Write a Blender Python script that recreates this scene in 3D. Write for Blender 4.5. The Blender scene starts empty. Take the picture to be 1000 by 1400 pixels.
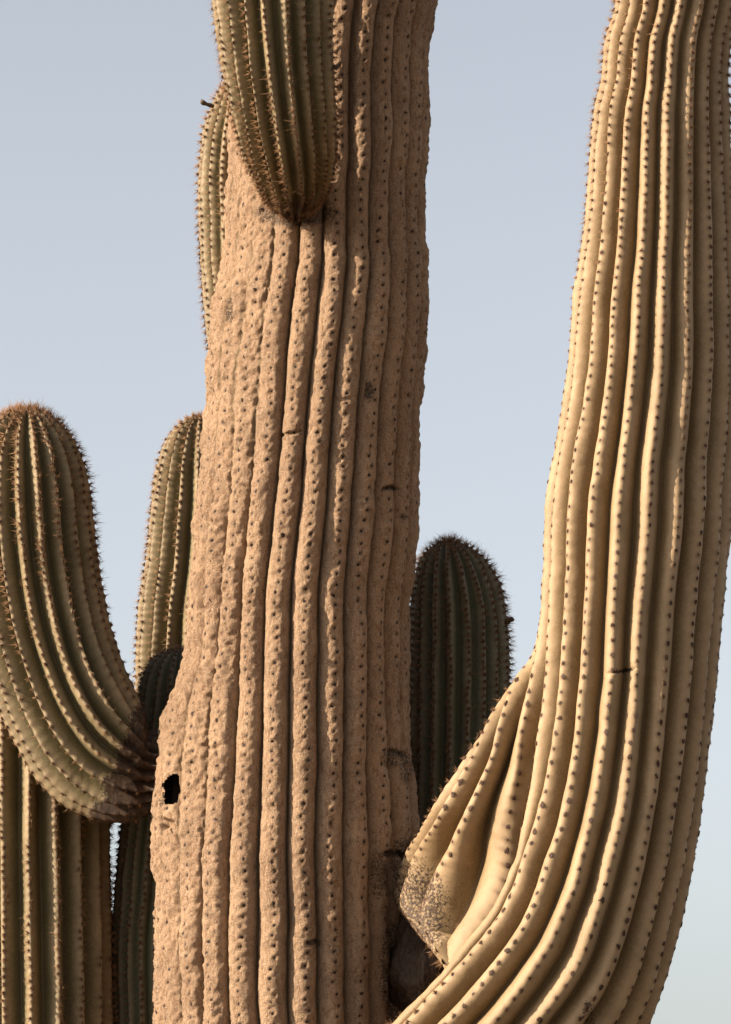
import bpy, math
import numpy as np
from mathutils import Vector

S = bpy.context.scene
R_ = math.radians

# ------------------------------------------------------------------ camera, sky, sun, exposure
DIST, PX = 9.0, 0.00175            # metres to the trunk, metres per photo pixel at the trunk
FPX = DIST / PX
PITCH = R_(12.0)
CAMZ = 1.6
cam_d = bpy.data.cameras.new('camera')
cam = bpy.data.objects.new('camera', cam_d)
S.collection.objects.link(cam)
cam.location = (0, 0, CAMZ)
cam.rotation_euler = (R_(90) + PITCH, 0, 0)
cam_d.sensor_fit = 'VERTICAL'
cam_d.sensor_height = 36
cam_d.sensor_width = 36
cam_d.lens = 36 * FPX / 1400
cam_d.clip_end = 20000
S.camera = cam

SUN_SIDE, SUN_EL = R_(74), R_(24)   # angle of the sun to the left of the line back to the camera; elevation
sd = Vector((-math.sin(SUN_SIDE) * math.cos(SUN_EL), -math.cos(SUN_SIDE) * math.cos(SUN_EL), math.sin(SUN_EL)))

W = bpy.data.worlds.new('World')
S.world = W
W.use_nodes = True
wn = W.node_tree.nodes
sky = wn.new('ShaderNodeTexSky')
sky.sky_type = 'NISHITA'
sky.sun_disc = False
sky.sun_elevation = SUN_EL
sky.sun_rotation = math.atan2(sd.x, sd.y)
sky.altitude = 300
sky.air_density = 1.0
sky.dust_density = 3.0
sky.ozone_density = 1.0
bg = wn['Background']
bg.inputs['Strength'].default_value = 0.088
haze_sat = wn.new('ShaderNodeHueSaturation')      # dry hazy air: a paler, less saturated sky all round
haze_sat.inputs['Saturation'].default_value = 0.36
W.node_tree.links.new(sky.outputs[0], haze_sat.inputs['Color'])
W.node_tree.links.new(haze_sat.outputs[0], bg.inputs[0])

sl = bpy.data.lights.new('sun', 'SUN')
sl.energy = 5.0
sl.angle = R_(0.55)
sl.color = (1.0, 0.86, 0.68)
so = bpy.data.objects.new('sun', sl)
so.rotation_euler = (-sd).to_track_quat('-Z', 'Y').to_euler()
so.location = (-8, -3, 9)
S.collection.objects.link(so)

S.view_settings.view_transform = 'Standard'
S.view_settings.look = 'None'
S.view_settings.exposure = 1.25
S.view_settings.gamma = 1.0
S.view_settings.use_curve_mapping = False

# ------------------------------------------------------------------ helpers
ROOT = np.array([-0.19, DIST, 0.0])   # foot of the trunk


def to_world(x, y, w):
    """photo pixel x, y and depth w (pixels towards the viewer from the trunk's own plane) -> metres"""
    X = (x - 500) / FPX
    Y = -(y - 700) / FPX
    sp, cp = math.sin(PITCH), math.cos(PITCH)
    dy = cp - Y * sp
    dz = sp + Y * cp
    k = (DIST - w * PX) / dy
    return np.stack([X * k, dy * k, CAMZ + dz * k], -1)


def h01(ix, iy, iz, seed):
    n = (ix.astype(np.int64) * 374761393 + iy.astype(np.int64) * 668265263 + iz.astype(np.int64) * 2147483647 + seed * 1274126177) & 0xFFFFFFFF
    n = ((n ^ (n >> 13)) * 1274126177) & 0xFFFFFFFF
    n = ((n ^ (n >> 15)) * 2246822519) & 0xFFFFFFFF
    n = n ^ (n >> 16)
    return (n & 0xFFFFFF) / float(0xFFFFFF)


def noise3(x, y, z, seed=0):
    x, y, z = np.broadcast_arrays(np.asarray(x, float), np.asarray(y, float), np.asarray(z, float))
    ix, iy, iz = np.floor(x), np.floor(y), np.floor(z)
    fx, fy, fz = x - ix, y - iy, z - iz
    ix, iy, iz = ix.astype(np.int64), iy.astype(np.int64), iz.astype(np.int64)
    u, v, t = [f * f * f * (f * (f * 6 - 15) + 10) for f in (fx, fy, fz)]
    out = 0
    for a in (0, 1):
        for b in (0, 1):
            for c in (0, 1):
                wgt = (u if a else 1 - u) * (v if b else 1 - v) * (t if c else 1 - t)
                out = out + wgt * h01(ix + a, iy + b, iz + c, seed)
    return out * 2 - 1


def sstep(a, b, x):
    t = np.clip((x - a) / (b - a), 0, 1)
    return t * t * (3 - 2 * t)


def pchip(x, y, xi):
    x = np.asarray(x, float)
    y = np.asarray(y, float)
    h = np.diff(x)
    d = np.diff(y) / h
    n = len(x)
    m = np.zeros(n)
    if n == 2:
        m[:] = d[0]
    else:
        for k in range(1, n - 1):
            if d[k - 1] * d[k] > 0:
                w1, w2 = 2 * h[k] + h[k - 1], h[k] + 2 * h[k - 1]
                m[k] = (w1 + w2) / (w1 / d[k - 1] + w2 / d[k])
        m[0], m[-1] = d[0], d[-1]
    k = np.clip(np.searchsorted(x, xi, 'right') - 1, 0, n - 2)
    t = (xi - x[k]) / h[k]
    return ((1 + 2 * t) * (1 - t) ** 2 * y[k] + t * (1 - t) ** 2 * h[k] * m[k]
            + t * t * (3 - 2 * t) * y[k + 1] + t * t * (t - 1) * h[k] * m[k + 1])


def link(name, me, parent=None, mat=None):
    o = bpy.data.objects.new(name, me)
    S.collection.objects.link(o)
    if mat is not None:
        me.materials.append(mat)
    if parent is not None:
        o.parent = parent
    return o


def mesh_np(name, V, F, N=None, attrs=None):
    """V (n,3) world coordinates, F (m,3|4)"""
    me = bpy.data.meshes.new(name)
    V = np.asarray(V, np.float32)
    F = np.asarray(F, np.int32)
    k = F.shape[1]
    me.vertices.add(len(V))
    me.vertices.foreach_set('co', np.ascontiguousarray(V - ROOT.astype(np.float32)).ravel())
    me.loops.add(F.size)
    me.loops.foreach_set('vertex_index', F.ravel())
    me.polygons.add(len(F))
    me.polygons.foreach_set('loop_start', np.arange(0, F.size, k, dtype=np.int32))
    me.polygons.foreach_set('loop_total', np.full(len(F), k, np.int32))
    me.polygons.foreach_set('use_smooth', np.ones(len(F), bool))
    for an, av in (attrs or {}).items():
        a = me.attributes.new(an, 'FLOAT', 'POINT')
        a.data.foreach_set('value', np.ascontiguousarray(av, dtype=np.float32).ravel())
    me.update(calc_edges=True)
    if N is not None:
        me.normals_split_custom_set_from_vertices(np.asarray(N, np.float32).tolist())
    return me


# ------------------------------------------------------------------ materials
def nt(name):
    m = bpy.data.materials.new(name)
    m.use_nodes = True
    t = m.node_tree
    b = t.nodes['Principled BSDF']
    return m, t, b


def N_(t, kind, **kw):
    n = t.nodes.new(kind)
    for k, v in kw.items():
        if k.startswith('i_'):
            key = k[2:]
            n.inputs[int(key) if key.isdigit() else key].default_value = v
        else:
            setattr(n, k, v)
    return n


def mixc(t, fac, a, b, mode='MIX'):
    n = t.nodes.new('ShaderNodeMix')
    n.data_type = 'RGBA'
    n.blend_type = mode
    for sock, val in ((n.inputs[0], fac), (n.inputs[6], a), (n.inputs[7], b)):
        if hasattr(val, 'is_linked'):
            t.links.new(val, sock)
        elif isinstance(val, tuple):
            sock.default_value = (*val, 1)
        else:
            sock.default_value = val
    return n.outputs[2]


def ramp(t, val, a, b, lo=0.0, hi=1.0):
    n = N_(t, 'ShaderNodeMapRange', interpolation_type='SMOOTHSTEP')
    t.links.new(val, n.inputs[0])
    for i, v in ((1, a), (2, b), (3, lo), (4, hi)):
        n.inputs[i].default_value = v
    return n.outputs[0]


def mth(t, op, a, b=0.0):
    n = N_(t, 'ShaderNodeMath', operation=op)
    for s, v in ((n.inputs[0], a), (n.inputs[1], b)):
        if hasattr(v, 'is_linked'):
            t.links.new(v, s)
        else:
            s.default_value = v
    return n.outputs[0]


def noise(t, co, scale, detail=3, rough=0.6, stretch=None):
    n = N_(t, 'ShaderNodeTexNoise', i_Scale=scale, i_Detail=detail, i_Roughness=rough)
    if stretch:
        mp = N_(t, 'ShaderNodeMapping')
        mp.inputs['Scale'].default_value = stretch
        t.links.new(co, mp.inputs[0])
        co = mp.outputs[0]
    t.links.new(co, n.inputs['Vector'])
    return n.outputs['Fac']


def attr(t, name):
    return N_(t, 'ShaderNodeAttribute', attribute_name=name).outputs['Fac']


def skin_material(name, flank, crest, bark_lo, bark_hi, rough=0.62, bump=0.35, mottled=0.5):
    m, t, b = nt(name)
    co = N_(t, 'ShaderNodeTexCoord').outputs['Object']
    n_big = noise(t, co, 9, 3)
    n_mid = noise(t, co, 60, 4, 0.65)
    n_fine = noise(t, co, 330, 3, 0.7)
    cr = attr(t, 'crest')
    bk = attr(t, 'bark')
    wool = attr(t, 'areole')
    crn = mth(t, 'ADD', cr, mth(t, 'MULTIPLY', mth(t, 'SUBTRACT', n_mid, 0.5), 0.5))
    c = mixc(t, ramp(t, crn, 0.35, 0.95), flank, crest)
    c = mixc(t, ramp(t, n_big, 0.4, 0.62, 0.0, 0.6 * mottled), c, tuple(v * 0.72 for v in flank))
    c = mixc(t, ramp(t, n_fine, 0.48, 0.64, 0.0, 0.7 * mottled), c, tuple(min(1, v * 1.22) for v in crest))
    # corky bark: pale plates, brown cracks
    plate = noise(t, co, 130, 5, 0.72, (1, 1, 0.45))
    cork = mixc(t, ramp(t, plate, 0.36, 0.62), bark_lo, bark_hi)
    cork = mixc(t, ramp(t, n_fine, 0.5, 0.8, 0, 0.4), cork, tuple(v * 0.55 for v in bark_lo))
    bkn = ramp(t, mth(t, 'ADD', bk, mth(t, 'MULTIPLY', mth(t, 'SUBTRACT', noise(t, co, 150, 4, 0.7), 0.5), 2.2)), 0.38, 0.68)
    c = mixc(t, bkn, c, cork)
    c = mixc(t, mth(t, 'MULTIPLY', wool, 0.8), c, (0.065, 0.031, 0.015))
    t.links.new(c, b.inputs['Base Color'])
    b.inputs['Roughness'].default_value = rough
    b.inputs['Specular IOR Level'].default_value = 0.25
    hgt = mth(t, 'ADD', mth(t, 'MULTIPLY', n_fine, 0.5), mth(t, 'MULTIPLY', plate, mth(t, 'ADD', mth(t, 'MULTIPLY', bkn, 1.6), 0.25)))
    bp = N_(t, 'ShaderNodeBump', i_Strength=bump, i_Distance=0.004)
    t.links.new(hgt, bp.inputs['Height'])
    t.links.new(bp.outputs[0], b.inputs['Normal'])
    return m


def trunk_material():
    m, t, b = nt('corky_trunk_bark')
    co = N_(t, 'ShaderNodeTexCoord').outputs['Object']
    big = noise(t, co, 5, 3)
    mid = noise(t, co, 38, 4, 0.65)
    fine = noise(t, co, 210, 4, 0.8)
    grain = noise(t, co, 480, 2, 0.7)
    streak = noise(t, co, 95, 5, 0.75, (1, 1, 0.4))
    c = mixc(t, ramp(t, big, 0.38, 0.62), (0.425, 0.272, 0.166), (0.335, 0.21, 0.129))
    c = mixc(t, ramp(t, mid, 0.47, 0.66, 0, 0.7), c, (0.27, 0.18, 0.115))
    c = mixc(t, ramp(t, streak, 0.50, 0.64, 0, 0.8), c, (0.205, 0.112, 0.058))
    c = mixc(t, ramp(t, fine, 0.49, 0.62, 0, 0.65), c, (0.52, 0.375, 0.25))
    c = mixc(t, ramp(t, grain, 0.40, 0.30, 0, 0.7), c, (0.15, 0.083, 0.045))
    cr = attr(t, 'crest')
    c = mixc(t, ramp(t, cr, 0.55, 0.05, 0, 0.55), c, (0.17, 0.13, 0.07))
    bk = attr(t, 'bark')
    bkn = ramp(t, mth(t, 'ADD', bk, mth(t, 'MULTIPLY', mth(t, 'SUBTRACT', fine, 0.5), 2.6)), 0.42, 0.7)
    scab = mixc(t, ramp(t, grain, 0.42, 0.6), (0.030, 0.021, 0.014), (0.18, 0.133, 0.095))
    c = mixc(t, bkn, c, scab)
    c = mixc(t, attr(t, 'areole'), c, (0.034, 0.016, 0.009))
    t.links.new(c, b.inputs['Base Color'])
    b.inputs['Roughness'].default_value = 0.85
    b.inputs['Specular IOR Level'].default_value = 0.12
    h = mth(t, 'ADD', mth(t, 'MULTIPLY', fine, 1.0), mth(t, 'SUBTRACT', mth(t, 'MULTIPLY', mid, 0.9), mth(t, 'MULTIPLY', streak, 1.3)))
    bp = N_(t, 'ShaderNodeBump', i_Strength=1.0, i_Distance=0.009)
    t.links.new(h, bp.inputs['Height'])
    t.links.new(bp.outputs[0], b.inputs['Normal'])
    return m


def spine_material(name, dark, pale):
    m, t, b = nt(name)
    al = attr(t, 'along')
    rnd = attr(t, 'tone')
    c = mixc(t, al, dark, pale)
    c = mixc(t, mth(t, 'MULTIPLY', rnd, 0.6), c, tuple(v * 0.55 for v in dark))
    t.links.new(c, b.inputs['Base Color'])
    b.inputs['Roughness'].default_value = 0.7
    b.inputs['Specular IOR Level'].default_value = 0.2
    return m


def plain(name, a, bcol, scale, rough=0.85):
    m, t, b = nt(name)
    co = N_(t, 'ShaderNodeTexCoord').outputs['Object']
    c = mixc(t, ramp(t, noise(t, co, scale, 5, 0.65), 0.35, 0.65), a, bcol)
    t.links.new(c, b.inputs['Base Color'])
    b.inputs['Roughness'].default_value = rough
    return m


M_TRUNK = trunk_material()
SHADED_BARK = ((0.022, 0.012, 0.0065), (0.060, 0.034, 0.019))  # dead brown cork, darkened further for the shade at the arm bases
M_BIG = skin_material('tan_yellow_cactus_skin', (0.160, 0.104, 0.047), (0.282, 0.192, 0.107), *SHADED_BARK)
M_GREEN = skin_material('olive_green_cactus_skin', (0.098, 0.078, 0.034), (0.225, 0.162, 0.09), *SHADED_BARK)
M_SHADED = skin_material('shaded_green_cactus_skin', (0.060, 0.064, 0.036), (0.15, 0.125, 0.08), *SHADED_BARK)  # green skin with shade painted in, for the two arms standing in shadow
M_SPINE = spine_material('brown_spines', (0.038, 0.019, 0.011), (0.36, 0.185, 0.085))
M_PIT = spine_material('dark_areoles', (0.024, 0.012, 0.007), (0.045, 0.024, 0.013))
M_BUD = plain('dried_bud_husk', (0.03, 0.026, 0.012), (0.08, 0.05, 0.022), 160)
M_HOLE = plain('shaded_hole_lining', (0.025, 0.015, 0.009), (0.055, 0.032, 0.018), 90)  # lining coloured very dark to carry the shade inside the hole

# ------------------------------------------------------------------ ground
gm, gt, gb = nt('desert_sand')
gco = N_(gt, 'ShaderNodeTexCoord').outputs['Object']
gc = mixc(gt, ramp(gt, noise(gt, gco, 0.35, 6, 0.6), 0.35, 0.65), (0.17, 0.12, 0.072), (0.12, 0.085, 0.052))
gc = mixc(gt, ramp(gt, noise(gt, gco, 14, 5, 0.7), 0.5, 0.75, 0, 0.6), gc, (0.20, 0.15, 0.10))
gt.links.new(gc, gb.inputs['Base Color'])
gb.inputs['Roughness'].default_value = 0.95
gbp = N_(gt, 'ShaderNodeBump', i_Strength=0.5, i_Distance=0.03)
gt.links.new(noise(gt, gco, 20, 6, 0.7), gbp.inputs['Height'])
gt.links.new(gbp.outputs[0], gb.inputs['Normal'])
g1 = np.concatenate([-np.geomspace(6000, 12, 22), np.linspace(-10, 10, 41), np.geomspace(12, 6000, 22)])
gx, gy = np.meshgrid(g1, g1, indexing='ij')
gr = np.hypot(gx, gy)
gz = (noise3(gx / 3.1, gy / 3.1, 0 * gx, 5) * 0.05 + noise3(gx / 60, gy / 60, 0 * gx, 6) * 0.8 * sstep(15, 90, gr))
nn = len(g1)
ii = np.arange(nn * nn).reshape(nn, nn)
gF = np.stack([ii[:-1, :-1], ii[1:, :-1], ii[1:, 1:], ii[:-1, 1:]], -1).reshape(-1, 4)
ground = link('desert_ground', mesh_np('desert_ground', np.stack([gx, gy, gz], -1).reshape(-1, 3) + ROOT, gF), None, gm)
ground.location = ROOT
ground['kind'] = 'structure'
ground['label'] = 'sandy desert ground under the cactus'

# ------------------------------------------------------------------ the saguaro
cactus = bpy.data.objects.new('saguaro_cactus', None)
S.collection.objects.link(cactus)
cactus.location = ROOT
cactus.empty_display_size = 0.5
cactus['label'] = 'giant saguaro cactus with tan corky ribbed trunk and upright spiny arms'
cactus['category'] = 'cactus'

CONE = None


def spines_mesh(name, centers, nrm, tan, length, radius, count, pad, rng, droop=0.25, padrgb=None):
    """areole pads and tapered three-sided spines of one member, joined"""
    Vs, Fs, along, tone = [], [], [], []
    base = 0
    bit = np.cross(nrm, tan)
    n = len(centers)
    # pads: low domes, 7 rim points + top
    k = 7
    ang = np.linspace(0, 2 * np.pi, k, endpoint=False)
    wob = 1 + 0.15 * rng.standard_normal((n, k))
    pr = pad[:, None] * wob
    rim = (centers[:, None] + tan[:, None] * (np.cos(ang)[None, :, None] * pr[..., None] * 1.25)
           + bit[:, None] * (np.sin(ang)[None, :, None] * pr[..., None]) - nrm[:, None] * (0.22 * pad)[:, None, None])
    top = centers + nrm * (0.22 * pad)[:, None]
    PV = np.concatenate([rim, top[:, None]], 1)
    pf = np.array([[a, (a + 1) % k, k] for a in range(k)])
    PF = (np.arange(n) * (k + 1))[:, None, None] + pf[None]
    Vs.append(PV.reshape(-1, 3))
    Fs.append(PF.reshape(-1, 3))
    along.append(np.tile(np.concatenate([np.full(k, 0.06), [0.0]]), n))
    tone.append(np.repeat(rng.random(n), k + 1))
    base += n * (k + 1)
    # spines
    idx = np.repeat(np.arange(n), count)
    m = len(idx)
    if m:
        a = rng.random(m) * 2 * np.pi
        spread = np.abs(rng.normal(0, 0.75, m)) + 0.15
        d = nrm[idx] + (tan[idx] * np.cos(a)[:, None] + bit[idx] * np.sin(a)[:, None]) * spread[:, None]
        d[:, 2] -= droop * rng.random(m)
        d /= np.linalg.norm(d, axis=1)[:, None]
        ln = length[idx] * (0.45 + 0.75 * rng.random(m))
        ln *= np.where(rng.random(m) < 0.08, 1.5, 1.0)
        p0 = centers[idx] + (tan[idx] * np.cos(a)[:, None] + bit[idx] * np.sin(a)[:, None]) * (pad[idx] * 0.5 * rng.random(m))[:, None]
        u = np.cross(d, np.array([0.31, 0.52, 0.79]))
        u /= np.linalg.norm(u, axis=1)[:, None] + 1e-9
        v = np.cross(d, u)
        r = radius[idx] * (0.75 + 0.5 * rng.random(m))
        ring = [p0 + (u * math.cos(q) + v * math.sin(q)) * r[:, None] for q in (0, 2.094, 4.189)]
        tip = p0 + d * ln[:, None]
        SV = np.stack(ring + [tip], 1)
        sf = np.array([[0, 1, 3], [1, 2, 3], [2, 0, 3]])
        SF = base + (np.arange(m) * 4)[:, None, None] + sf[None]
        Vs.append(SV.reshape(-1, 3))
        Fs.append(SF.reshape(-1, 3))
        along.append(np.tile([0.35, 0.35, 0.35, 1.0], m))
        tone.append(np.repeat(rng.random(m), 4))
    return mesh_np(name, np.concatenate(Vs), np.concatenate(Fs), None,
                   {'along': np.concatenate(along), 'tone': np.concatenate(tone)})


def build_member(name, rings, ribs, off, mat, spine_mat, seed, *, twist=None, vr=0.72, prof=(1.7, 1.1), depth=0.15,
                 cols=(5, 2), step=2.3, wander=0.05, wander_len=140, lump=0.02, lump_len=60, rough=(1.0, 0.4), bead=1.6,
                 spacing=12, spine_len=7, spine_n=9, spine_r=0.4, pad=2.0, pit=0.0, bark=None, depth_fn=None, bulge_fn=None,
                 dents=(), hole=None, lat_jit=0.06, len_fn=None, label=None, pad_fn=None, rough_fn=None, warp_fn=None, web_back=None, spine_fn=None):
    """A ribbed, fluted column. rings: (Lx, Ly, Rx, Ry, w, q, tilt) from base to tip in photo pixels; L and R are the two
    edges of the column at that place, w its depth, q its depth/width ratio, tilt leans the front of the ring backwards."""
    rng = np.random.default_rng(seed)
    rg = np.array([tuple(r) + (0, 1, 0)[len(r) - 4:] if len(r) < 7 else r for r in rings], float)
    C = np.stack([(rg[:, 0] + rg[:, 2]) / 2, (rg[:, 1] + rg[:, 3]) / 2, rg[:, 4]], 1)
    rad = np.hypot(rg[:, 2] - rg[:, 0], rg[:, 3] - rg[:, 1]) / 2
    dt = np.sqrt((np.diff(C, axis=0) ** 2).sum(1) + np.diff(rad) ** 2)
    tt = np.concatenate([[0], np.cumsum(dt)])
    # row positions: fine inside the picture, coarse outside
    rows = [0.0]
    while rows[-1] < tt[-1]:
        cx, cy = np.interp(rows[-1], tt, C[:, 0]), np.interp(rows[-1], tt, C[:, 1])
        rr = np.interp(rows[-1], tt, rad)
        inside = (-rr - 20 < cx < 1020 + rr) and (-rr - 20 < cy < 1420 + rr)
        rows.append(rows[-1] + (step if inside else 12.0))
    rows = np.array(rows)
    rows[-1] = tt[-1]
    n = len(rows)
    I = [pchip(tt, rg[:, k], rows) for k in range(7)]
    L = np.stack(I[0:2], 1)
    Rr = np.stack(I[2:4], 1)
    c2 = (L + Rr) / 2
    A = (Rr - L) / 2
    r = np.hypot(A[:, 0], A[:, 1])
    ah = A / np.maximum(r, 1e-6)[:, None]
    back = np.stack([-(ah[:, 1]) * -1 * -1, ah[:, 0]], 1)   # image direction against the growth
    w, q, tau = I[4], I[5], np.radians(I[6])
    # ribs
    dphi = 2 * np.pi / ribs
    tw = np.radians(np.zeros(n) if twist is None else np.interp(c2[:, 1], [a for a, _ in twist], [b for _, b in twist]))
    ri = np.arange(ribs)
    crest = np.radians(off) + dphi * ri[None, :] + tw[:, None]
    crest = crest + dphi * wander * (noise3(rows[:, None] / wander_len, ri[None, :] * 7.3, 0.5, seed)
                                     + 0.5 * noise3(rows[:, None] / (wander_len * 0.35), ri[None, :] * 5.1, 0.5, seed + 1))
    if warp_fn is not None:
        crest = warp_fn(crest, c2[:, 1][:, None])
    nxt = np.concatenate([crest[:, 1:], crest[:, :1] + 2 * np.pi], 1)
    val_hi = (crest + nxt) / 2
    val_lo = np.concatenate([val_hi[:, -1:] - 2 * np.pi, val_hi[:, :-1]], 1)
    kc, kg = cols
    vin = np.sin(np.linspace(-1, 1, 2 * kc + 1) * 1.25) / math.sin(1.25) * vr
    gout = np.linspace(1, vr, kg + 1)[:-1]
    v = np.concatenate([-gout, vin, gout[::-1][:-1]])          # from -1 (valley) up to just before +1
    K = len(v)
    phi = np.where(v[None, None, :] < 0, crest[..., None] + (crest - val_lo)[..., None] * v, crest[..., None] + (val_hi - crest)[..., None] * v)
    P = (1 - np.abs(v) ** prof[0]) ** prof[1]
    H = np.broadcast_to(P[None, None, :], phi.shape)
    phn = (phi + np.pi) % (2 * np.pi) - np.pi
    dep = depth * np.ones_like(phi)
    yimg = c2[:, 1][:, None, None]
    if depth_fn:
        dep = dep * depth_fn(yimg, phn, rows[:, None, None])
    off_r = -dep * (1 - H)
    off_r = off_r + lump * H * (noise3(rows[:, None] / lump_len, ri[None, :] * 3.7, 1.5, seed + 2)
                            + 0.6 * noise3(rows[:, None] / (lump_len * 0.3), ri[None, :] * 9.7, 1.5, seed + 3))[..., None]
    amp = np.ones_like(phi)
    if bulge_fn:
        amp = amp + bulge_fn(rows[:, None, None], c2[:, 0][:, None, None], yimg, phn)

    def place(phi_, amp_, sl=slice(None)):
        ex = (slice(None),) + (None,) * (phi_.ndim - 1)
        s_, c_ = np.sin(phi_), np.cos(phi_)
        bx = back[sl, 0] * np.sin(tau[sl]) * r[sl] * q[sl]
        by = back[sl, 1] * np.sin(tau[sl]) * r[sl] * q[sl]
        bw = np.cos(tau[sl]) * r[sl] * q[sl]
        X = c2[sl, 0][ex] + (A[sl, 0][ex] * s_ + bx[ex] * c_) * amp_
        Y = c2[sl, 1][ex] + (A[sl, 1][ex] * s_ + by[ex] * c_) * amp_
        Wd = w[sl][ex] + bw[ex] * c_ * amp_ - (web_back(c2[sl, 1])[ex] if web_back else 0.0) * np.clip(amp_ - 1, 0, 2)
        return X, Y, Wd

    X0, Y0, W0 = place(phi, amp)
    B0 = np.stack([X0, Y0, W0], -1).reshape(n, ribs * K, 3)
    nb = np.cross(np.roll(B0, -2, 1) - np.roll(B0, 2, 1), np.gradient(B0, axis=0))
    nb /= np.linalg.norm(nb, axis=2)[..., None] + 1e-9
    nb *= np.sign((nb[n // 2] * (B0[n // 2] - B0[n // 2].mean(0))).sum())
    for _ in range(2):
        nb[2:-2] = (nb[:-4] + nb[1:-3] + nb[2:-2] + nb[3:-1] + nb[4:]) / 5
    nb /= np.linalg.norm(nb, axis=2)[..., None] + 1e-9
    nb = nb.reshape(n, ribs, K, 3)

    def push(px_off):
        return X0 + nb[..., 0] * px_off, Y0 + nb[..., 1] * px_off, W0 + nb[..., 2] * px_off

    off_r = off_r * r[:, None, None]
    X, Y, Wd = push(off_r)
    # areoles: evenly along every crest by true length
    mid = kg + kc
    cp = np.stack([X[:, :, mid], Y[:, :, mid], Wd[:, :, mid]], -1)
    seg = np.sqrt((np.diff(cp, axis=0) ** 2).sum(-1))
    arc = np.concatenate([np.zeros((1, ribs)), np.cumsum(seg, 0)], 0)
    near = np.full((n, ribs), 1e3)
    latp = np.zeros((n, ribs))
    ar_rib, ar_row, ar_lat = [], [], []
    for i in range(ribs):
        tot = arc[-1, i]
        s = 4 + rng.random() * 6
        ss, ll = [], []
        lat = 0.0
        while s < tot - 3:
            ss.append(s)
            lat = 0.7 * lat + rng.normal(0, lat_jit)
            ll.append(lat)
            loc = len_fn(s, tot)[1] if len_fn else 1.0
            s += spacing * loc * (0.82 + 0.36 * rng.random())
        ss, ll = np.array(ss), np.array(ll)
        k = np.clip(np.searchsorted(ss, arc[:, i]), 1, len(ss) - 1)
        d0, d1 = arc[:, i] - ss[k - 1], ss[k] - arc[:, i]
        pick = np.where(np.abs(d0) < np.abs(d1), k - 1, k)
        near[:, i] = arc[:, i] - ss[pick]
        latp[:, i] = ll[pick]
        ar_rib.append(np.full(len(ss), i))
        ar_row.append(np.interp(ss, arc[:, i], np.arange(n)))
        ar_lat.append(ll)
    ar_rib, ar_row, ar_lat = map(np.concatenate, (ar_rib, ar_row, ar_lat))
    half = (r[:, None] * (val_hi - val_lo) / 2)[..., None]
    latd = (v[None, None, :] - latp[..., None]) * half
    d2 = np.sqrt(near[..., None] ** 2 * 0.7 + latd ** 2)
    rs = np.clip(r / 60, 0, 1)[:, None, None]
    disp = bead * np.cos(np.clip(near / (spacing * 0.5), -1, 1) * np.pi)[..., None] * np.exp(-(v / 0.38) ** 2)[None, None, :] * rs
    if bulge_fn is not None:
        disp = disp * (1 - 0.85 * np.clip(amp - 1, 0, 0.3) / 0.3)
    if pit > 0:
        on = (0.6 + 0.4 * sstep(-0.5, 0.3, noise3(rows[:, None] / 11, ri[None, :] * 2.3, 7.5, seed + 9)))[..., None]
        disp = disp + on * (-pit * np.exp(-(d2 / 2.3) ** 2) + 0.22 * pit * np.exp(-((d2 - 4.6) / 2.0) ** 2))
    # rough skin
    rfac = 1.0 if rough_fn is None else rough_fn(yimg, phn)
    disp = disp + rs * rfac * (rough[0] * noise3(X / 30, Y / 42, Wd / 30, seed + 4) + rough[0] * 0.7 * noise3(X / 12, Y / 17, Wd / 12, seed + 5)
                               + rough[1] * noise3(X / 5, Y / 6, Wd / 5, seed + 6))
    dark = np.zeros_like(phi)
    front = np.cos(phi) > 0
    for (dx, dy, rx, ry, dd, dk) in dents:
        yy = Y - dy + 0.18 * math.sin(dx) * (X - dx) + (2.0 if ry < 6 else 0.0) * noise3(X / 8, 0.2, dx, seed + 7)
        e = ((X - dx) / rx) ** 2 + (yy / ry) ** 2 + (0.9 if ry < 6 else 0.45) * noise3(X / 5, Y / 5, 0.3, seed + 8)
        f = np.where(front, 1 - sstep(0.35, 1.15, e), 0)
        disp = disp - dd * f
        dark = np.maximum(dark, dk * f)
    X, Y, Wd = push(off_r + disp)
    bk = np.zeros_like(phi) if bark is None else bark(X, Y, Wd, phn, rows[:, None, None] / tt[-1])
    bk = np.clip(bk + dark, 0, 1)
    arm_ = np.exp(-(d2 / (2.4 if pit > 0 else pad * 1.35)) ** 2) * (1 if pit == 0 else on)

    G = to_world(X, Y, Wd).reshape(n, ribs * K, 3)
    dv = np.roll(G, -1, 1) - np.roll(G, 1, 1)
    du = np.gradient(G, axis=0)
    NN = np.cross(dv, du)
    NN /= np.linalg.norm(NN, axis=2)[..., None] + 1e-12
    cen = G.mean(1, keepdims=True)
    sgn = np.sign((NN[n // 2] * (G[n // 2] - cen[n // 2])).sum())
    NN *= sgn
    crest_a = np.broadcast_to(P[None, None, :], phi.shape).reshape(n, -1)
    bk_a, ar_a = bk.reshape(n, -1), arm_.reshape(n, -1)
    keep = None
    if hole:
        hx, hy, hrx, hry = hole
        e = ((X - hx) / hrx) ** 2 + ((Y - hy) / hry) ** 2 + 0.55 * noise3(X / 9, Y / 9, 0.7, seed + 12)
        keep = np.where(front, e > 1, True).reshape(n, -1)

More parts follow.
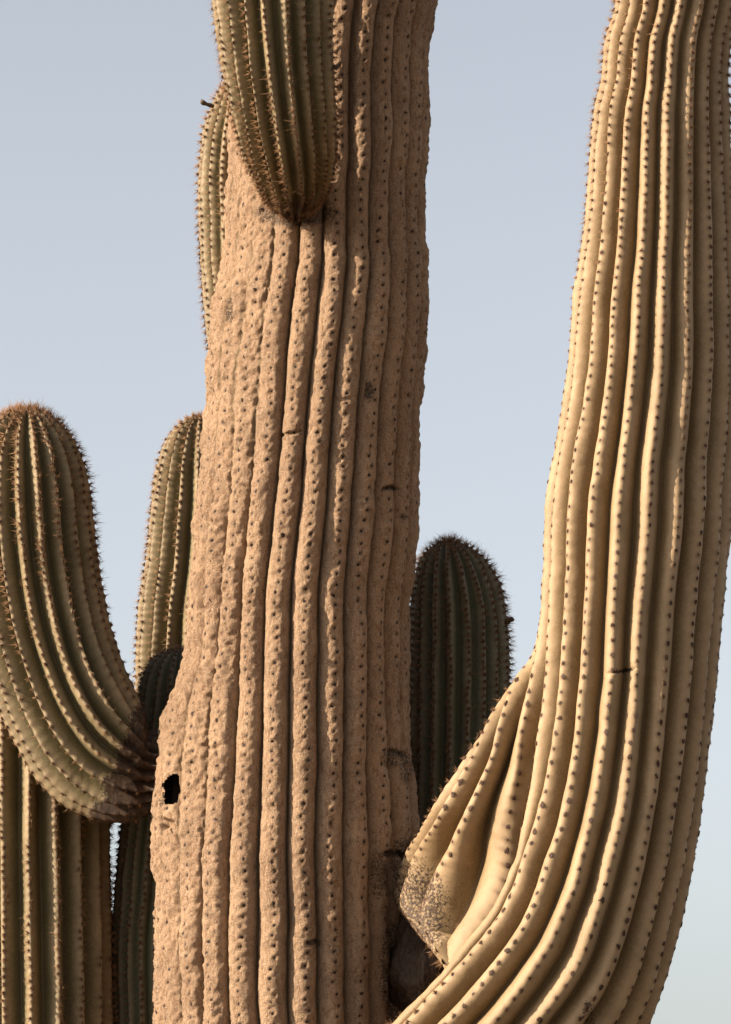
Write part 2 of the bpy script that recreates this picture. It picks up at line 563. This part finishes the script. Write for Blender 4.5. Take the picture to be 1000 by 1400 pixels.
    def sheet(nm, strips, parent, rowsel):
        Vv, Ff, Nn, at = [], [], [], ([], [], [])
        b0 = 0
        for cs in strips:
            g = np.ix_(rowsel, cs)
            a, b = len(rowsel), len(cs)
            Vv.append(G[g].reshape(-1, 3))
            Nn.append(NN[g].reshape(-1, 3))
            for lst, src in zip(at, (crest_a, bk_a, ar_a)):
                lst.append(src[g].ravel())
            id_ = b0 + np.arange(a * b).reshape(a, b)
            f = np.stack([id_[:-1, :-1], id_[:-1, 1:], id_[1:, 1:], id_[1:, :-1]], -1)
            if sgn < 0:
                f = f[..., ::-1]
            f = f.reshape(-1, 4)
            if keep is not None:
                kp = keep[g]
                f = f[(kp[:-1, :-1] & kp[:-1, 1:] & kp[1:, 1:] & kp[1:, :-1]).ravel()]
            Ff.append(f)
            b0 += a * b
        me = mesh_np(nm, np.concatenate(Vv), np.concatenate(Ff), np.concatenate(Nn),
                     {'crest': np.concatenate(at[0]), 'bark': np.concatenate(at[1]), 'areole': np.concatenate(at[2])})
        return link(nm, me, parent, mat)

    tot = ribs * K
    every = np.arange(n)
    coarse = np.unique(np.concatenate([np.arange(0, n, 4), [n - 1]]))
    strips = []
    for i in range(ribs):
        a = i * K + kg + 2 * kc
        strips.append(np.arange(a, a + 2 * kg + 1) % tot)
    body = sheet(name, strips, cactus, every)
    if label:
        body['label'] = label
    for i in range(ribs):
        vis = np.cos(crest[:, i]).max() > -0.45
        cs = i * K + kg + np.arange(2 * kc + 1)
        sheet('rib', [cs], body, every if vis else coarse)

    # areole pads and spines
    k0 = np.clip(np.floor(ar_row).astype(int), 0, n - 2)
    fr = (ar_row - k0)[:, None]
    latc = np.interp(ar_lat, v, np.arange(K))
    c0 = np.clip(np.floor(latc).astype(int), 0, K - 2)
    fc = (latc - c0)[:, None]
    j = ar_rib * K + c0
    pos = ((G[k0, j] * (1 - fc) + G[k0, j + 1] * fc) * (1 - fr) + (G[k0 + 1, j] * (1 - fc) + G[k0 + 1, j + 1] * fc) * fr)
    nr = NN[k0, j]
    jm = ar_rib * K + mid
    tn = G[np.minimum(k0 + 2, n - 1), jm] - G[np.maximum(k0 - 2, 0), jm]
    tn -= nr * (tn * nr).sum(1)[:, None]
    tn /= np.linalg.norm(tn, axis=1)[:, None] + 1e-9
    sA = arc[k0, ar_rib]
    fac = np.array([len_fn(s_, t_)[0] if len_fn else 1.0 for s_, t_ in zip(sA, arc[-1, ar_rib])])
    px_, py_ = X.reshape(n, -1)[k0, jm], Y.reshape(n, -1)[k0, jm]
    if spine_fn is not None:
        fac = fac * spine_fn(px_, py_)
    infr = (px_ > -40) & (px_ < 1040) & (py_ > -40) & (py_ < 1440) & (np.cos(phi.reshape(n, -1)[k0, jm]) > -0.6)
    dn = dark.reshape(n, -1)[k0, jm]
    kp = (rng.random(len(pos)) < np.where(infr, 1.0, 0.5)) & (r[k0] > 2.5) & (dn < 0.5)
    if hole:
        kp &= ~((((px_ - hole[0]) / (hole[2] + 5)) ** 2 + ((py_ - hole[1]) / (hole[3] + 6)) ** 2 < 1) & (np.cos(phi.reshape(n, -1)[k0, jm]) > 0))
    cnt = np.where(infr, np.maximum(np.round(spine_n * np.clip(fac, 0.25, 1.6)), 0), 3 if spine_n else 0).astype(int)
    if pit > 0:
        cnt = np.where(rng.random(len(pos)) < 0.12, 2, 0)
    pd = pad * (0.75 + 0.5 * rng.random(len(pos))) * (pad_fn(px_, py_) if pad_fn is not None else 1.0)
    bkv = bk.reshape(n, -1)[k0, jm]
    kp &= ~((bkv > 0.75) & (rng.random(len(pos)) < 0.7)) | (pit > 0)
    me = spines_mesh('spines', pos[kp] + nr[kp] * (pit * 0.12 * PX), nr[kp], tn[kp], spine_len * PX * fac[kp], np.full(kp.sum(), spine_r * PX), cnt[kp], pd[kp] * PX, rng)
    sp = link('spine_clusters' if pit == 0 else 'areoles', me, body, spine_mat)
    sp['kind'] = 'stuff'
    info = dict(place=place, c2=c2, r=r, q=q, A=A, w=w, rows=rows, arc=arc)
    return body, info


# ---- trunk
tr = [(-975, 505, 518), (-962, 478, 548), (-930, 448, 575), (-880, 428, 595), (-700, 398, 618), (-300, 335, 612), (0, 320, 598), (40, 318, 590),
      (130, 316, 587), (200, 314, 586), (260, 311, 582), (330, 307, 583), (352, 304, 588), (430, 290, 586), (500, 283, 580), (560, 280, 575),
      (620, 276, 574), (700, 268, 573), (780, 260, 568), (820, 256, 562), (900, 250, 560), (1000, 238, 559),
      (1100, 226, 559), (1200, 214, 559), (1300, 211, 559), (1400, 212, 557), (1700, 222, 560), (2300, 238, 548), (2830, 235, 552)]
tr_rings = [(a, y, b, y, 0, 1.0, 0) for (y, a, b) in reversed(tr)]


def trunk_depth(y, ph, t):
    flat = sstep(760, 560, y) * sstep(R_(-22), R_(-34), ph) * sstep(R_(-150), R_(-110), ph)
    flat2 = 0.55 * sstep(880, 960, y) * sstep(R_(-30), R_(-50), ph) * sstep(R_(-150), R_(-110), ph)
    return (1 - 0.78 * flat) * (1 - flat2)


def trunk_bark(X, Y, Wd, ph, t):
    out = np.zeros_like(X)
    for (x, y, rx, ry, s) in [(536, 1036, 18, 16, 0.6), (556, 1052, 12, 24, 0.55), (518, 1195, 15, 38, 0.6), (552, 1180, 22, 44, 0.55), (540, 1330, 24, 80, 0.7),
                              (498, 1300, 10, 60, 0.35), (505, 535, 10, 20, 0.5), (536, 668, 12, 7, 0.4), (552, 705, 8, 6, 0.45), (547, 500, 16, 20, 0.3),
                              (430, 1290, 10, 8, 0.5), (318, 420, 14, 26, 0.3), (222, 1095, 12, 10, 0.5), (405, 290, 60, 22, 0.75), (245, 1340, 18, 14, 0.35),
                              (560, 585, 12, 30, 0.25), (228, 960, 16, 40, 0.3)]:
        e = ((X - x) / rx) ** 2 + ((Y - y) / ry) ** 2
        out = np.maximum(out, np.where(np.cos(ph) > -0.1, s * (1 - sstep(0.3, 1.6, e)), 0))
    return out


def trunk_bulge(t, cx, cy, ph):
    left = np.interp(cy, [900, 935, 980, 1040, 1090, 1135, 1175, 1210], [0.0, 0.04, 0.135, 0.122, 0.10, 0.09, 0.05, 0.0])
    right = np.interp(cy, [1035, 1075, 1135, 1175], [0.0, 0.08, 0.10, 0.0])
    return left * sstep(R_(-40), R_(-80), ph) * sstep(R_(-165), R_(-120), ph) + right * sstep(R_(40), R_(75), ph) * sstep(R_(150), R_(110), ph)


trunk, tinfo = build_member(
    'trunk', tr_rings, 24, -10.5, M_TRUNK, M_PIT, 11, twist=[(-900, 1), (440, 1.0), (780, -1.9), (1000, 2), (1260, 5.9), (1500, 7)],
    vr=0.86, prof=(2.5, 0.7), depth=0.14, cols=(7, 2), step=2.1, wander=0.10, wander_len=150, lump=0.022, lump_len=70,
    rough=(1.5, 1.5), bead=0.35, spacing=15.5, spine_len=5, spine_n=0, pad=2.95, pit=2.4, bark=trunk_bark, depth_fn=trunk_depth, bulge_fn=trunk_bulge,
    rough_fn=lambda y, ph: 1 + 0.9 * sstep(R_(-20), R_(-40), ph) * sstep(R_(-150), R_(-110), ph),
    dents=[(229, 1131, 9, 15, 13, 0.35), (398, 592, 17, 3.2, 5, 0.25), (536, 668, 15, 3.5, 6, 0.4), (313, 425, 7, 20, 5, 0.35), (334, 405, 4, 22, 5, 0.3),
           (300, 392, 3.5, 22, 4, 0.2), (505, 535, 6, 13, 3, 0.3), (552, 706, 5, 4, 4, 0.35), (282, 1022, 16, 3, 5, 0.2), (545, 1030, 18, 4, 4, 0.4),
           (283, 828, 8, 5, 3, 0.5), (350, 492, 13, 3, 3.5, 0.3), (540, 1168, 18, 5, 7, 0.5), (430, 1288, 11, 4, 3, 0.5), (462, 545, 15, 2.5, 3, 0.2)],
    hole=(235, 1080, 11, 20), lat_jit=0.10, label='tan corky trunk with deep vertical grooves and rows of dark pits')

# woodpecker hole: a real cavity behind the opening
hx, hy = 235.0, 1080.0
ca = np.linspace(0, 2 * np.pi, 28, endpoint=False)
prof_c = [(1.45, 2.0), (1.5, 14.0), (1.6, 60.0), (1.3, 95.0), (0.5, 112.0)]
Vc = []
for rho, dpt in prof_c:
    x_ = hx + 11 * rho * np.cos(ca)
    y_ = hy + 20 * rho * np.sin(ca)
    c_ = np.interp(y_, [940, 980, 1040, 1080, 1130, 1170], [402, 400, 397, 394, 392, 390])
    r_ = np.interp(y_, [940, 980, 1040, 1080, 1130, 1170], [165, 166, 168, 170, 172, 173])
    s_ = np.clip((x_ - c_) / r_, -0.985, 0.985)
    ph = np.arcsin(s_)
    rr = r_ * 0.93 - dpt
    # move inwards along the trunk's radius through the hole's middle
    ph0 = math.asin((hx - 394) / 172)
    Vc.append(np.stack([c_ + r_ * 0.95 * np.sin(ph) - dpt * math.sin(ph0), y_ + dpt * 0.12, r_ * 0.95 * np.cos(ph) - dpt * math.cos(ph0)], 1))
Vc.append(np.array([[Vc[-1][:, 0].mean(), Vc[-1][:, 1].mean(), Vc[-1][:, 2].mean()]]))
Vc = np.concatenate(Vc)
nr_ = len(prof_c)
Fc = []
for a in range(nr_ - 1):
    for b in range(28):
        q0, q1 = a * 28 + b, a * 28 + (b + 1) % 28
        Fc += [[q0, q1, q1 + 28], [q0, q1 + 28, q0 + 28]]
for b in range(28):
    Fc.append([(nr_ - 1) * 28 + b, (nr_ - 1) * 28 + (b + 1) % 28, nr_ * 28])
wh = link('nest_hole', mesh_np('nest_hole', to_world(Vc[:, 0], Vc[:, 1], Vc[:, 2]), Fc), trunk, M_HOLE)
wh['label'] = 'dark woodpecker nest hole in the trunk'


# ---- the big arm sweeping out and up on the sunny side away from the trunk
big_rings = [
    (455, 1460, 470, 1600, 60), (490, 1445, 545, 1625, 130), (470, 1424, 690, 1600, 195), (516, 1376, 775, 1548, 225), (580, 1306, 846, 1470, 250),
    (650, 1222, 900, 1374, 270), (690, 1132, 940, 1232, 285), (718, 1032, 962, 1100, 293), (732, 930, 977, 980, 297), (737, 860, 987, 875, 300),
    (741, 790, 994, 792, 300), (744, 700, 1004, 700, 300), (752, 640, 1006, 640, 300), (768, 550, 1010, 550, 300), (778, 480, 1012, 480, 300),
    (784, 400, 1010, 400, 300), (795, 330, 1006, 330, 300), (803, 250, 1003, 250, 300), (812, 150, 999, 150, 300), (823, 104, 997, 104, 300),
    (826, 60, 1000, 60, 300), (840, 0, 1010, 0, 300), (836, -150, 1030, -150, 300), (850, -400, 1035, -400, 300), (872, -500, 1015, -500, 300),
    (905, -545, 985, -545, 300), (940, -556, 948, -556, 300)]


def smooth(x, xs, ys):
    return pchip(xs, ys, np.clip(x, xs[0], xs[-1]))


def big_bulge(t, cx, cy, ph):
    g = smooth(cy, [840, 905, 955, 1065, 1180, 1290, 1345, 1400, 1477], [0.0, 0.1, 0.34, 0.74, 0.96, 1.0, 0.8, 0.1, 0.0])
    g = g * np.where(cx < 460, 0, 1)
    win = sstep(R_(-66), R_(-122), ph) * sstep(R_(-182), R_(-150), ph)
    crease = smooth(cy, [1040, 1180, 1300, 1480], [0.0, 0.2, 0.46, 0.46]) * np.exp(-((ph - R_(-73)) / R_(9)) ** 2)
    hollow = smooth(cy, [1360, 1405, 1480, 1530], [0.0, 0.42, 0.42, 0.2]) * np.where(cx < 560, 0, 1) * sstep(R_(-64), R_(-86), ph) * sstep(R_(-178), R_(-140), ph)
    return g * win - np.maximum(crease, hollow)


def big_depth(y, ph, t):
    f = sstep(940, 1150, y)
    crease = np.exp(-((ph - R_(-74)) / R_(8)) ** 2)
    web = sstep(R_(-70), R_(-84), ph) * sstep(R_(-175), R_(-150), ph)
    return 1 + f * (0.4 * crease + 0.45 * web)


def big_warp(cr, y):
    """crowd the ribs on the fold where the arm leaves the trunk"""
    d = np.clip(R_(360 - 66) - cr, 0, R_(124)) / R_(124)
    out = np.where((cr > R_(170)) & (cr < R_(294)), R_(294) - np.radians(np.interp(d * 124, [0, 17, 35, 53, 71, 89, 107, 124], [0, 14, 26, 38, 48, 62, 90, 124])), cr)
    f = sstep(930, 1100, y)
    return cr * (1 - f) + out * f


def big_bark(X, Y, Wd, ph, t):
    e = ((X - 572) / 46) ** 2 + ((Y - 1245) / 72) ** 2
    b = 0.62 * (1 - sstep(0.1, 1.9, e))
    e2 = ((X - 850) / 22) ** 2 + ((Y - 917) / 4) ** 2
    e3 = ((X - 805) / 12) ** 2 + ((Y - 1385) / 22) ** 2
    return np.maximum.reduce([b, 0.5 * (1 - sstep(0.4, 1.4, e2)), 0.5 * (1 - sstep(0.4, 1.4, e3)) * (np.cos(ph) > 0)])


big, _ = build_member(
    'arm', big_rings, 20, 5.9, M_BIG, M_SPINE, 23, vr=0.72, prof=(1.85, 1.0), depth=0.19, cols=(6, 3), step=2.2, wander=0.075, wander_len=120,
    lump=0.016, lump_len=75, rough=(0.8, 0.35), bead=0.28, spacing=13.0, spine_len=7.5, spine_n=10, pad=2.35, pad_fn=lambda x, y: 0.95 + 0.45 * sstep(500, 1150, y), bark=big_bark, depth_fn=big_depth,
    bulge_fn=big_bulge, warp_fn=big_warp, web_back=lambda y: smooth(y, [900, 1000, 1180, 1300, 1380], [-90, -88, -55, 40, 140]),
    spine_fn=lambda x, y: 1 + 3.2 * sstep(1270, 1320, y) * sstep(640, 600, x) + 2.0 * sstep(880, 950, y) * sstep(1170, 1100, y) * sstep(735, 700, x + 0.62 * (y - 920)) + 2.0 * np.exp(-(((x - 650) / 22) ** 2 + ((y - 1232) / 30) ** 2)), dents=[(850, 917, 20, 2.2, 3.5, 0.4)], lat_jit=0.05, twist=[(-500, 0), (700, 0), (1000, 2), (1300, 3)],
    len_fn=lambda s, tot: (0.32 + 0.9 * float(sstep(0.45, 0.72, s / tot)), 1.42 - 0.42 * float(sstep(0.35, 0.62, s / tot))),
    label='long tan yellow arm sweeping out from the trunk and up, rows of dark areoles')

# added corky lump filling the arm's crotch; its dark brown includes the cavity's shade
th, ps = np.meshgrid(np.linspace(0.02, np.pi - 0.02, 40), np.linspace(0, 2 * np.pi, 56, endpoint=False), indexing='ij')
kx, ky, kw = np.sin(th) * np.cos(ps), np.cos(th), np.sin(th) * np.sin(ps)
lump_r = 1 + 0.16 * noise3(kx * 2.2, ky * 2.2, kw * 2.2, 3) + 0.09 * noise3(kx * 7, ky * 5, kw * 7, 4) + 0.05 * noise3(kx * 19, ky * 15, kw * 19, 5)
kX, kY, kW = 588 + 64 * kx * lump_r, 1318 + 100 * ky * lump_r, 40 + 72 * kw * lump_r
a_, b_ = kX.shape
ki = np.arange(a_ * b_).reshape(a_, b_)
kF = np.stack([ki[:-1], np.roll(ki, -1, 1)[:-1], np.roll(ki, -1, 1)[1:], ki[1:]], -1).reshape(-1, 4)
one = np.ones(a_ * b_)
collar = link('shaded_cork_collar', mesh_np('shaded_cork_collar', to_world(kX, kY, kW).reshape(-1, 3), kF, None, {'crest': one * 0.5, 'bark': one, 'areole': one * 0}), big, M_BIG)
collar['label'] = 'brown corky tissue, darkened like the shaded hollow where the arm leaves the trunk'

# ---- arm standing out in front of the trunk, high up
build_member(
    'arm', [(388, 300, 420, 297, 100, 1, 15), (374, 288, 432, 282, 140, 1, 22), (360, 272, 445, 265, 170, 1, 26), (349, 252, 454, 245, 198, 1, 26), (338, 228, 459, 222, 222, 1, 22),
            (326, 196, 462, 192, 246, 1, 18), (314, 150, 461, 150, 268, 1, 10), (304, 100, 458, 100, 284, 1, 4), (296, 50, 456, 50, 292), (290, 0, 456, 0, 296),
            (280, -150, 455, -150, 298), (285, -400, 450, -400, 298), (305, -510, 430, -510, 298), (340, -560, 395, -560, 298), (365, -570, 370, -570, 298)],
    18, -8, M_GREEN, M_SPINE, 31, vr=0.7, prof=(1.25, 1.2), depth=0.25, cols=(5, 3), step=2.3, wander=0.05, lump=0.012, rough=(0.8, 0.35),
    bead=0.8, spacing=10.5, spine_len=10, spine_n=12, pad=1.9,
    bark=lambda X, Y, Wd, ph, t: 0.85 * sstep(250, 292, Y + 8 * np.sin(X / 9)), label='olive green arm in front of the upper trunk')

# ---- arm joined to the trunk's side, high up, partly behind it
build_member(
    'arm', [(352, 640, 420, 640, -20), (318, 570, 420, 570, -30), (296, 520, 415, 520, -45), (284, 475, 405, 475, -58), (279, 425, 398, 425, -66), (272, 330, 392, 330, -72), (270, 250, 390, 250, -76),
            (275, 190, 388, 190, -78), (287, 150, 378, 150, -78), (300, 122, 364, 122, -78), (316, 106, 348, 106, -78), (330, 102, 334, 102, -78)],
    18, -6, M_GREEN, M_SPINE, 41, vr=0.7, prof=(1.5, 1.1), depth=0.17, cols=(5, 3), step=2.4, wander=0.05, lump=0.012, rough=(0.9, 0.4),
    bead=0.9, spacing=10.5, spine_len=9, spine_n=12, pad=1.9, bark=lambda X, Y, Wd, ph, t: 0.0 * X + 0.35 * sstep(430, 520, Y),
    label='short olive arm pressed against the side of the upper trunk')

# ---- arm curving out low on the trunk, thick, rounded tip
left_rings = [(268, 1112, 262, 1000, -25), (226, 1112, 222, 1004, -35), (200, 1116, 206, 998, -45), (180, 1125, 200, 975, -50), (152, 1126, 193, 958, -55), (104, 1112, 180, 930, -62), (62, 1082, 167, 898, -66), (22, 1024, 155, 866, -68),
              (-8, 955, 147, 832, -70), (-30, 880, 141, 800, -70), (-44, 805, 136, 765, -70), (-51, 745, 132, 731, -70), (-53, 690, 127, 688, -70), (-48, 640, 118, 640, -70),
              (-32, 598, 100, 598, -70), (-8, 573, 78, 573, -70), (16, 561, 58, 561, -70), (34, 557, 40, 557, -70)]


def left_bark(X, Y, Wd, ph, t):
    return sstep(-14, 14, (X - 157) * 0.86 + (Y - 1040) * 0.36 + 4 * np.sin(Y / 7))


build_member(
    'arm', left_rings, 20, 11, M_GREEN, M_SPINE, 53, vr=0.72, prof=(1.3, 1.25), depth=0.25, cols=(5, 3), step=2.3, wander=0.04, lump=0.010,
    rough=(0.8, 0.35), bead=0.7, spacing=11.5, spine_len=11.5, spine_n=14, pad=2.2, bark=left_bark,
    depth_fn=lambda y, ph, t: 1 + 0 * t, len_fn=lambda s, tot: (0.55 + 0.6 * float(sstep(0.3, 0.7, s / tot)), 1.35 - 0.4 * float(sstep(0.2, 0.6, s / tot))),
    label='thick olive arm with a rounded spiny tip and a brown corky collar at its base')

# ---- upright arm behind the trunk with a pointed tip
build_member(
    'arm', [(380, 1420, 470, 1500, -90), (300, 1390, 420, 1480, -260), (225, 1300, 370, 1340, -400), (194, 1180, 340, 1190, -490), (186, 1060, 334, 1060, -515), (183, 950, 335, 950, -520), (185, 900, 338, 900, -520), (189, 830, 342, 830, -520), (199, 760, 346, 760, -520),
            (205, 700, 346, 700, -520), (214, 635, 340, 635, -520), (231, 594, 322, 594, -520), (248, 577, 302, 577, -520), (262, 569, 288, 569, -520), (273, 567, 277, 567, -520)],
    18, -5, M_GREEN, M_SPINE, 61, vr=0.7, prof=(1.35, 1.2), depth=0.23, cols=(5, 3), step=2.4, wander=0.04, lump=0.010, rough=(0.8, 0.35),
    bead=1.0, spacing=10, spine_len=9, spine_n=12, pad=2.0, label='slim olive arm with a tapered tip rising behind the trunk')

# ---- slender arm tucked between the thick arm's collar and the trunk
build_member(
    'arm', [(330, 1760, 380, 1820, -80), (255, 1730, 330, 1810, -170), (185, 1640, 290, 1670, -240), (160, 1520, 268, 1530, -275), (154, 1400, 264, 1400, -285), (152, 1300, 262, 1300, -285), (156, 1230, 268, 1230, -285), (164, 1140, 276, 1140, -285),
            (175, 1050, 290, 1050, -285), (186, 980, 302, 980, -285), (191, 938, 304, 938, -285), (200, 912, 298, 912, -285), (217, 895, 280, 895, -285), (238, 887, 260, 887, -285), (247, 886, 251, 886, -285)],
    18, 4, M_SHADED, M_SPINE, 71, vr=0.7, prof=(1.4, 1.1), depth=0.19, cols=(5, 3), step=2.4, wander=0.04, lump=0.010, rough=(0.8, 0.35),
    bead=0.9, spacing=10, spine_len=9, spine_n=11, pad=1.9, label='slender shaded green arm tucked behind the corky collar')

# ---- broad column below the thick arm
build_member(
    'arm', [(300, 2140, 330, 2300, -60), (180, 2120, 210, 2300, -140), (60, 2040, 150, 2210, -285), (-30, 1900, 165, 1990, -250), (-56, 1720, 164, 1740, -262), (-62, 1550, 161, 1550, -262), (-64, 1400, 158, 1400, -262), (-65, 1250, 155, 1250, -262), (-66, 1130, 152, 1130, -262),
            (-66, 1000, 150, 1000, -262), (-64, 900, 146, 900, -262), (-50, 820, 132, 820, -262), (-25, 775, 108, 775, -262), (5, 752, 80, 752, -262), (36, 746, 44, 746, -262)],
    18, -1.6, M_GREEN, M_SPINE, 83, vr=0.7, prof=(1.3, 1.25), depth=0.26, cols=(6, 3), step=2.3, wander=0.03, lump=0.008, rough=(0.7, 0.35),
    bead=0.6, spacing=11, spine_len=11, spine_n=14, pad=2.1, label='broad upright olive column below the thick curved arm')

# ---- green arm behind the trunk on the far side, its shade painted into the skin
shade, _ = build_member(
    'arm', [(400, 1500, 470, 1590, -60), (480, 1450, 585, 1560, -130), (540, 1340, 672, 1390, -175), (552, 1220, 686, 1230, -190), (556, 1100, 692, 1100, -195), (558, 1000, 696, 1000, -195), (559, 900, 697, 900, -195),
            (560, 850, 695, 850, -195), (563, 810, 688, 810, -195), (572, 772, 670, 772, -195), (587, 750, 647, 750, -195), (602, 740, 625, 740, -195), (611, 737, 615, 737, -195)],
    18, 10, M_SHADED, M_SPINE, 97, vr=0.7, prof=(1.4, 1.1), depth=0.18, cols=(5, 3), step=2.4, wander=0.04, lump=0.010, rough=(0.8, 0.35),
    bead=0.9, spacing=9.5, spine_len=13, spine_n=13, pad=2.0, label='short shaded green arm with a rounded spiny tip behind the trunk')


# ---- dried flower buds
def bud(parent, p0, p1, r0, seed, label):
    """a small withered tube with a flared, ragged mouth; p0 and p1 in photo pixels (x, y, w)"""
    rng = np.random.default_rng(seed)
    p0, p1 = np.array(p0, float), np.array(p1, float)
    ax = p1 - p0
    u = np.cross(ax, [0.2, 0.3, 1.0])
    u /= np.linalg.norm(u)
    v = np.cross(ax / np.linalg.norm(ax), u)
    prof_b = [(0.0, 0.7), (0.25, 1.0), (0.55, 0.85), (0.8, 0.95), (1.0, 1.15), (0.93, 0.6)]
    k = 10
    V, F = [], []
    for a, (s, rr) in enumerate(prof_b):
        for b in range(k):
            q_ = 2 * math.pi * b / k
            j_ = 1 + 0.14 * rng.standard_normal()
            V.append(p0 + ax * (s + (0.06 * rng.standard_normal() if a == 4 else 0)) + (u * math.cos(q_) + v * math.sin(q_)) * r0 * rr * j_)
    for a in range(len(prof_b) - 1):
        for b in range(k):
            F.append([a * k + b, a * k + (b + 1) % k, (a + 1) * k + (b + 1) % k, (a + 1) * k + b])
    V = np.array(V)
    o = link('dried_bud', mesh_np('dried_bud', to_world(V[:, 0], V[:, 1], V[:, 2]), F), parent, M_BUD)
    o['label'] = label
    return o


arms = [o for o in cactus.children if o.name.startswith('arm')]
bud(arms[2], (293, 146, -66), (275, 139, -60), 3.2, 1, 'small dried flower bud sticking out of the arm')
bud(arms[1], (444, 94, 296), (461, 92, 300), 3.0, 2, 'small dried flower bud sticking out of the arm')
bud(shade, (690, 852, -190), (701, 846, -186), 3.6, 3, 'small brown dried bud on the arm')
